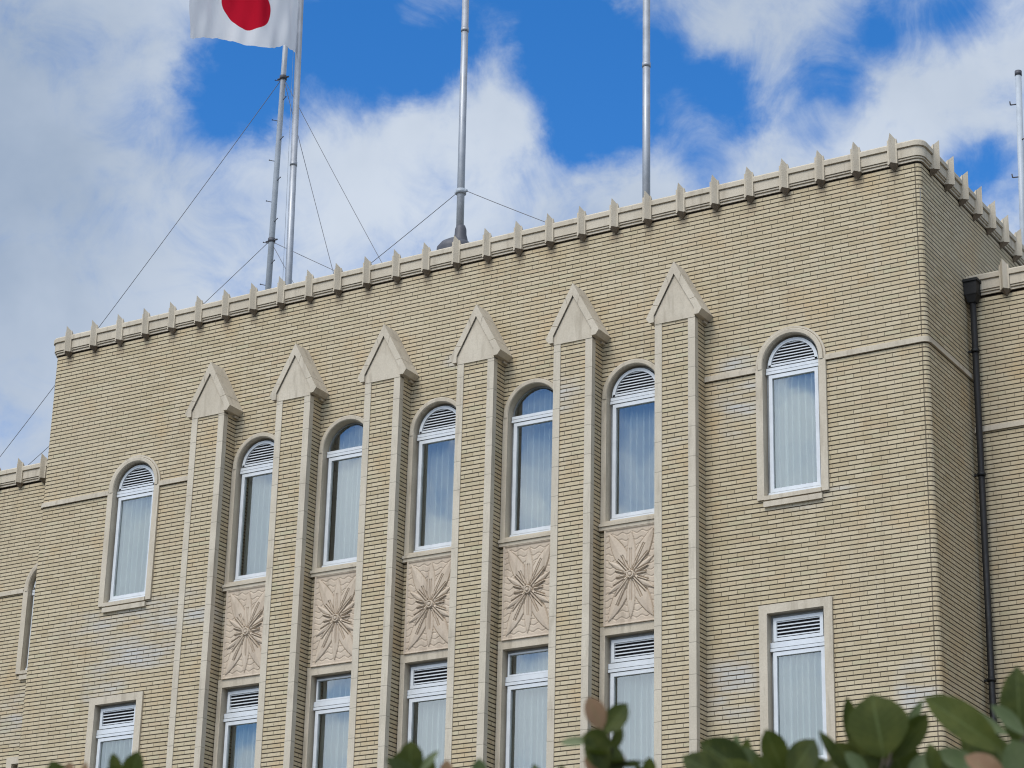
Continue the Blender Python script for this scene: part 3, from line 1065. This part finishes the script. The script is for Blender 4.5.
# mast with climbing pegs
bx = Vector((-25.86, 33.5, RZ))
mast = empty('climbing_mast', bx, 'slim grey steel mast with climbing pegs and guy wires, left of the flagpole', 'mast')
V = lambda x, y, z: (x - bx.x, y - bx.y, z - bx.z)
m_ = MB(); m_.tube((0, 0, 0), V(-25.77, 33.5, 29.5), .062, .045, 16)
m_.box(-.15, .15, -.15, .15, 0, .03)
m_.build('pole', PAINT, mast)
for zc in (20.88, 24.33):
    k = MB(); xc = .0073 * (zc - RZ); k.tube(V(-25.86 + xc, 33.5, zc - .04), V(-25.86 + xc, 33.5, zc + .04), .072, n=14)
    k.tube(V(-25.99 + xc, 33.5, zc), V(-25.73 + xc, 33.5, zc), .018, n=8)
    k.build('clamp', DULL, mast)
for i, z in enumerate([17.8 + .43 * q for q in range(16)]):
    sg = -1 if i % 2 else 1
    x = -25.86 + .09 * (z - 17.2) / 12
    k = MB(); k.tube(V(x, 33.5, z), V(x + sg * .14, 33.44, z + .04), .008, n=8); k.tube(V(x + sg * .14, 33.44, z + .04), V(x + sg * .15, 33.437, z + .044), .013, n=8)
    k.build('climbing_peg', DULL, mast)
wire(mast, V(-25.83, 33.5, 24.33), V(-33.6, 33.5, 16.15), .12)
wire(mast, V(-25.88, 33.5, 20.88), V(-33.3, 33.5, 16.15), .08)
wire(mast, V(-25.80, 33.5, 24.33), V(-23.45, 33.5, RZ), .06)
wire(mast, V(-25.80, 33.5, 24.33), V(-21.72, 33.5, RZ), .06)
wire(mast, V(-25.86, 33.5, 20.88), V(-19.6, 33.5, RZ), .05)
wire(mast, V(-25.86, 33.5, 20.88), V(-23.6, 33.5, RZ), .02)


def steel_pole(name, label, x, y, ztop, lean, r0, r1, collars, group=None, base=None):
    root = empty(name, (x, y, RZ), label, 'flagpole', group)
    mb = MB()
    zs = [0] + [c_ - RZ for c_ in collars] + [ztop - RZ]
    H = ztop - RZ
    for a, b in zip(zs, zs[1:]):
        ra, rb = r0 + (r1 - r0) * a / H, r0 + (r1 - r0) * b / H
        mb.tube((lean * a, 0, a), (lean * b, 0, b), ra, rb * 1.0, 18)
    mb.build('pole', STEEL, root)
    for c_ in collars:
        k = MB(); a = c_ - RZ
        k.tube((lean * a, 0, a - .04), (lean * a, 0, a + .04), (r0 + (r1 - r0) * a / H) * 1.12, n=18)
        k.build('collar', STEEL, root)
    if not base:
        k = MB(); k.lathe((0, 0, 0), [(.0, 0), (.24, 0), (.24, .03), (.12, .05), (.10, .22), (r0 * .9, .25)]); k.build('base_flange', DULL, root)
    return root


pa = steel_pole('flagpole', 'tall steel flagpole flying the white flag with a red disc', -25.10, 33.2, 29.4, -.0205, .068, .055, [22.2, 26.5], 'flagpoles on the roof')
k = MB(); k.tube((-.105, -.07, 1.2), (-.31, -.07, 12.0), .0035, n=6); k.build('halyard', PAINT, pa)
pb = steel_pole('flagpole', 'steel flagpole with two guy wires rising from a dark domed base', -19.935, 30.9, 29.5, -.010, .066, .052, [22.5], 'flagpoles on the roof', base=True)
k = MB()
k.lathe((-.09, 0, 0), [(.27, 0), (.28, .9), (.31, 1.16), (.31, 1.21), (.25, 1.29), (.14, 1.36), (.05, 1.39)], 24)
k.lathe((0, 0, 0), [(.14, 1.20), (.12, 1.36), (.10, 1.44), (.095, 1.54), (.075, 1.60), (.06, 1.61)], 24)
k.build('domed_base', DULL, pb)
k = MB(); k.tube((-.02, 0, 2.19), (-.02, 0, 2.27), .09, n=16); k.tube((-.13, 0, 2.23), (.10, 0, 2.23), .026, n=8); k.build('clamp', PAINT, pb)
wire(pb, (-.10, 0, 2.23), (-24.1 + 19.935, 0, .05), .03)
wire(pb, (.08, 0, 2.23), (-16.06 + 19.935, 0, .05), .03)
pc = steel_pole('flagpole', 'bare steel flagpole above the rightmost pointed pilaster', -16.47, 30.9, 29.5, -.003, .064, .055, [20.9, 24.0], 'flagpoles on the roof')

pdx = Vector((-12.49, 37.0, RZ))
pd = empty('white_mast', pdx, 'white painted mast with a dark cap and small hooks behind the right corner', 'mast')
k = MB(); k.tube((0, 0, 0), (.135, 0, 5.36), .060, .054, 18); k.box(-.16, .16, -.16, .16, 0, .04); k.build('pole', PAINT, pd)
k = MB(); k.tube((.135, 0, 5.36), (.138, 0, 5.45), .062, n=18); k.build('pole_cap', DULL, pd)
for i, z in enumerate((1.2, 2.0, 2.75, 3.4, 4.1, 4.8)):
    sg = -1 if i % 2 else 1
    k = MB(); x = .025 * z
    k.tube((x, -.02, z), (x + sg * .14, -.05, z + .0), .012, n=8); k.tube((x + sg * .14, -.05, z), (x + sg * .15, -.05, z + .07), .012, n=8)
    k.build('hook', DULL, pd)

# ------------------------------------------------------------------ flag
FH, FW = 1.72, 2.58
fb = []; ff = []; uvs = []
n1, n2 = 72, 40
hx, hy, hz_ = -25.275, 33.13, 24.56
DROOP = [24.564, 24.531, 24.483, 24.505, 24.419, 24.328, 24.265, 24.257, 24.265, 24.266, 24.287, 24.327, 24.378, 24.373, 24.318, 24.277, 24.219, 24.147, 24.082]


def droop(s_):
    q = s_ * 18; k = min(17, int(q)); f_ = q - k
    f_ = f_ * f_ * (3 - 2 * f_)
    return DROOP[k] * (1 - f_) + DROOP[k + 1] * f_


for j in range(n2 + 1):
    t_ = j / n2
    x, y = hx, hy
    for i in range(n1 + 1):
        s_ = i / n1
        # heading of the cloth as it snakes out over the roof
        hd = R(60) + R(30) * math.sin(2 * math.pi * s_ * 1.25 + .3 + .25 * t_) + R(22) * math.sin(20 * s_ + .8 * t_) * math.exp(-4 * s_) + R(20) * math.sin(27 * s_ - 4 * t_) + R(13) * math.sin(46 * s_ + 5 * t_ + 1)
        if i:
            x -= math.cos(hd) * FW / n1; y -= math.sin(hd) * FW / n1
        z = droop(s_) + FH * t_ + .03 * math.sin(17 * s_ + 2 * t_) * t_ * s_
        fb.append((x - hx, y - hy, z - hz_)); uvs.append((s_, t_))
for j in range(n2):
    for i in range(n1):
        a = j * (n1 + 1) + i
        ff.append((a, a + n1 + 1, a + n1 + 2, a + 1))
me = bpy.data.meshes.new('flag')
me.from_pydata(fb, [], ff)
ul = me.uv_layers.new(name='UVMap')
for lp in me.loops: ul.data[lp.index].uv = uvs[lp.vertex_index]
me.polygons.foreach_set('use_smooth', [True] * len(ff))
me.materials.append(flag_material())
flag = bpy.data.objects.new('flag', me)
COL.objects.link(flag)
flag.location = (hx, hy, hz_)
flag['label'] = 'white flag with a red disc streaming leftwards in the wind'
flag['category'] = 'flag'


# ------------------------------------------------------------------ shrubs close to the camera
def leaf(mb, base, tip, width, nrm_, fold=.18, curl=.10):
    """one pointed oval leaf as its own island"""
    base, tip = Vector(base), Vector(tip)
    ax = tip - base; ln = ax.length; ax = ax / ln
    nr = Vector(nrm_); nr = (nr - ax * nr.dot(ax))
    if nr.length < 1e-4: nr = ax.orthogonal()
    nr.normalize()
    sd_ = ax.cross(nr)
    n = 8
    rows = []
    for i in range(n + 1):
        t = i / n
        wv = width * .5 * max(.03, (math.sin(math.pi * t ** 1.12)) ** .66)
        c0 = base + ax * (ln * t) + nr * (-curl * ln * t * t)
        rows.append([c0 + sd_ * (wv * q) + nr * (fold * wv * abs(q)) for q in (-1, -.5, 0, .5, 1)])
    b = len(mb.v)
    for i, r_ in enumerate(rows):
        for jj, p_ in enumerate(r_):
            mb.v.append(tuple(p_)); mb.uv.append((jj / 4, i / n))
    for i in range(n):
        for jj in range(4):
            a = b + i * 5 + jj
            mb.f.append((a, a + 1, a + 6, a + 5)); mb.mi.append(mb.cur); mb.sm.append(True)


class LB(MB):
    def __init__(s):
        super().__init__(); s.uv = []; s.cur = 0

    def finish(s, name, mats, parent):
        me = bpy.data.meshes.new(name)
        me.from_pydata(s.v, [], s.f)
        for m in mats: me.materials.append(m)
        me.polygons.foreach_set('material_index', s.mi); me.polygons.foreach_set('use_smooth', s.sm)
        ul = me.uv_layers.new(name='UVMap')
        for lp in me.loops: ul.data[lp.index].uv = s.uv[lp.vertex_index]
        o = bpy.data.objects.new(name, me); COL.objects.link(o); o.parent = parent
        return o


def spot(u, v, depth):
    """where a shoot seen in that direction stands, at this distance from the eye"""
    return CAM + (fw + rt * ((u - 512) / 2455.24) + up * ((384 - v) / 2455.24)) * depth


def shrub(label, depth, shoots, leaves, seed, width=.5):
    rnd = random.Random(seed)
    pts = [spot(u, v, depth + dd) for u, v, dd in shoots]
    cx_ = sum(p_.x for p_ in pts) / len(pts); cy_ = sum(p_.y for p_ in pts) / len(pts)
    base = Vector((cx_, cy_, 0))
    root = empty('leafy_shrub', base, label, 'shrub')
    tw = MB(); lf = LB()
    for p_ in pts:
        q = base + Vector((rnd.uniform(-.08, .08), rnd.uniform(-.08, .08), 0))
        prev = q; n = 7
        for i in range(1, n + 1):
            t = i / n
            c_ = q.lerp(p_, t) + Vector((rnd.uniform(-.04, .04), rnd.uniform(-.04, .04), 0)) * (1 - t)
            tw.tube(prev - base, c_ - base, .016 * (1 - .75 * (i - 1) / n), .016 * (1 - .75 * t), 7, cap=False)
            # leaves along the upper part of each stem
            if t > .35:
                for _ in range(7):
                    a = rnd.uniform(0, 6.28); el = rnd.uniform(-.2, .9)
                    dr = Vector((math.cos(a) * math.cos(el), math.sin(a) * math.cos(el), math.sin(el)))
                    ln = rnd.uniform(.08, .13)
                    o_ = prev.lerp(c_, rnd.random()) - Vector((0, 0, .05 + .10 * (t > .9)))
                    lf.cur = 0 if rnd.random() < .88 else 1
                    leaf(lf, o_ + dr * .02 - base, o_ + dr * (.02 + ln) - base, ln * rnd.uniform(.42, .6), Vector((0, 0, 1)) + dr * -.4, rnd.uniform(.1, .35), rnd.uniform(0, .25))
            prev = c_
        # whorl at the tip, kept low
        for kx in range(7):
            a = kx * 2.4 + rnd.uniform(-.4, .4); el = rnd.uniform(.05, .75)
            dr = Vector((math.cos(a) * math.cos(el), math.sin(a) * math.cos(el), math.sin(el)))
            ln = rnd.uniform(.05, .085)
            lf.cur = 0 if rnd.random() < .85 else 1
            leaf(lf, p_ - base, p_ + dr * ln - base, ln * rnd.uniform(.45, .65), Vector((0, 0, 1)) - dr * .3, rnd.uniform(.1, .35), rnd.uniform(0, .25))
    for (bu, bv, tu, tv, wpx, dd, kind, tilt) in leaves:
        b3, t3 = spot(bu, bv, depth + dd), spot(tu, tv, depth + dd + tilt * .05)
        lf.cur = kind
        nr = -fw + up * (.5 + .4 * rnd.random()) + rt * rnd.uniform(-.5, .5)
        leaf(lf, b3 - base, t3 - base, wpx * depth / 2455.0, nr, rnd.uniform(.12, .3), rnd.uniform(-.05, .15))
        # leaf stalk down to the nearest shoot
        near = min(pts, key=lambda q_: (q_ - b3).length)
        if (near - b3).length < .25: tw.tube(near - base, b3 - base, .003, .0025, 6, cap=False)
    tw.build('stem', BARK, root)
    lf.finish('foliage', [LEAF, LEAFP, LEAFR], root)
    return root


# shoots: (u, v, depth change); leaves: base u v, tip u v, width, depth change, kind (0 green 1 pale 2 russet), tilt
shrub('largest dark green shrub filling the lower right corner, one broad round leaf on top', 4.4,
      [(875, 790, 0), (930, 800, .1), (990, 790, -.1), (1030, 780, .05), (1070, 790, 0), (850, 800, .1), (905, 800, -.15)],
      [(884, 758, 872, 694, 62, 0, 0, .3), (852, 748, 847, 697, 17, .06, 0, 0), (892, 760, 927, 713, 26, .03, 0, 0), (893, 750, 924, 700, 12, .08, 1, 0),
       (1004, 752, 926, 696, 42, 0, 0, 0), (1010, 735, 930, 700, 20, .06, 1, .6), (1022, 752, 1015, 668, 38, -.05, 0, 0), (1026, 735, 990, 706, 20, -.1, 1, 0),
       (934, 778, 932, 744, 20, -.06, 0, 0), (1008, 785, 968, 754, 30, -.12, 2, 0), (985, 770, 935, 752, 22, -.04, 1, 0), (1000, 770, 960, 738, 34, .08, 0, 0),
       (1030, 790, 1012, 740, 36, -.15, 1, 0), (862, 775, 836, 742, 24, .02, 0, 0), (850, 780, 822, 730, 16, .08, 0, 0), (880, 785, 850, 738, 40, .05, 0, 0), (870, 780, 845, 752, 18, -.08, 1, 0),
       (905, 785, 890, 735, 46, .08, 0, 0), (860, 765, 880, 725, 40, .1, 0, 0), (900, 790, 912, 745, 34, .12, 0, 0), (1020, 780, 985, 735, 30, .12, 0, 0), (960, 795, 945, 758, 34, .02, 0, 0), (880, 800, 860, 755, 40, .0, 0, 0), (915, 800, 925, 752, 28, .0, 1, 0)], 3)
shrub('dark green shrub with rounded leaves below the lower right window', 4.5,
      [(720, 800, 0), (760, 795, .1), (800, 795, -.1), (690, 800, 0), (830, 810, .05)],
      [(752, 778, 700, 742, 40, 0, 0, 0), (725, 780, 684, 756, 30, -.08, 0, 0), (742, 770, 748, 738, 12, .06, 0, 0), (785, 776, 765, 729, 28, 0, 0, 0),
       (790, 778, 814, 739, 32, -.04, 0, 0), (760, 782, 730, 750, 36, .05, 1, 0), (795, 790, 790, 755, 40, .05, 0, 0), (770, 785, 755, 755, 22, -.1, 0, 0),
       (820, 790, 842, 756, 26, .02, 0, 0), (740, 760, 735, 735, 9, .1, 1, 0), (715, 790, 705, 756, 38, .04, 0, 0), (745, 795, 728, 760, 40, -.05, 0, 0), (830, 780, 812, 758, 20, .1, 0, 0)], 5)
shrub('slender sprig with one russet leaf and green leaves before the central windows', 4.3,
      [(606, 770, 0), (613, 790, .05), (600, 800, 0)],
      [(602, 730, 589, 697, 23, 0, 2, 0), (604, 734, 628, 704, 24, 0, 0, 0), (606, 736, 613, 708, 12, .04, 0, 0), (594, 741, 560, 741, 11, .03, 1, 0), (612, 748, 582, 736, 26, -.02, 0, 0), (607, 772, 588, 734, 26, -.04, 0, 0),
       (611, 752, 622, 728, 12, .02, 0, 0), (609, 778, 617, 746, 22, -.02, 0, 0), (600, 780, 585, 757, 10, 0, 2, 0), (617, 775, 624, 756, 8, 0, 2, 0), (600, 782, 590, 762, 14, .05, 1, 0), (612, 790, 602, 766, 16, 0, 0, 0)], 9)
shrub('low shrub tip with pointed green leaves beneath the third lower window', 4.4,
      [(412, 785, 0), (445, 792, .05), (478, 792, 0), (425, 795, .1)],
      [(410, 778, 411, 741, 26, 0, 0, 0), (415, 776, 438, 750, 9, .03, 1, 0), (402, 776, 388, 757, 9, 0, 0, 0), (445, 785, 447, 760, 14, 0, 2, 0), (480, 785, 479, 758, 16, 0, 1, 0), (425, 782, 432, 758, 14, .04, 0, 0), (400, 785, 398, 752, 18, .05, 0, 0)], 13)
shrub('low shrub tip with two pointed leaves beneath the far left lower window', 4.5,
      [(120, 795, 0), (60, 800, .05), (90, 802, 0)],
      [(118, 785, 113, 753, 14, 0, 0, 0), (128, 790, 138, 751, 24, .03, 0, 0), (60, 790, 52, 761, 22, 0, 0, 0), (66, 790, 70, 762, 14, .04, 2, 0), (85, 795, 84, 762, 10, 0, 2, 0)], 17)
shrub('small green shrub tip showing just right of the russet sprig', 4.5,
      [(648, 790, 0), (560, 795, .1), (540, 798, 0)],
      [(650, 780, 649, 757, 14, 0, 0, 0), (642, 785, 638, 764, 10, 0, 0, 0), (560, 790, 562, 765, 14, .02, 0, 0), (540, 790, 534, 764, 12, 0, 1, 0)], 21)
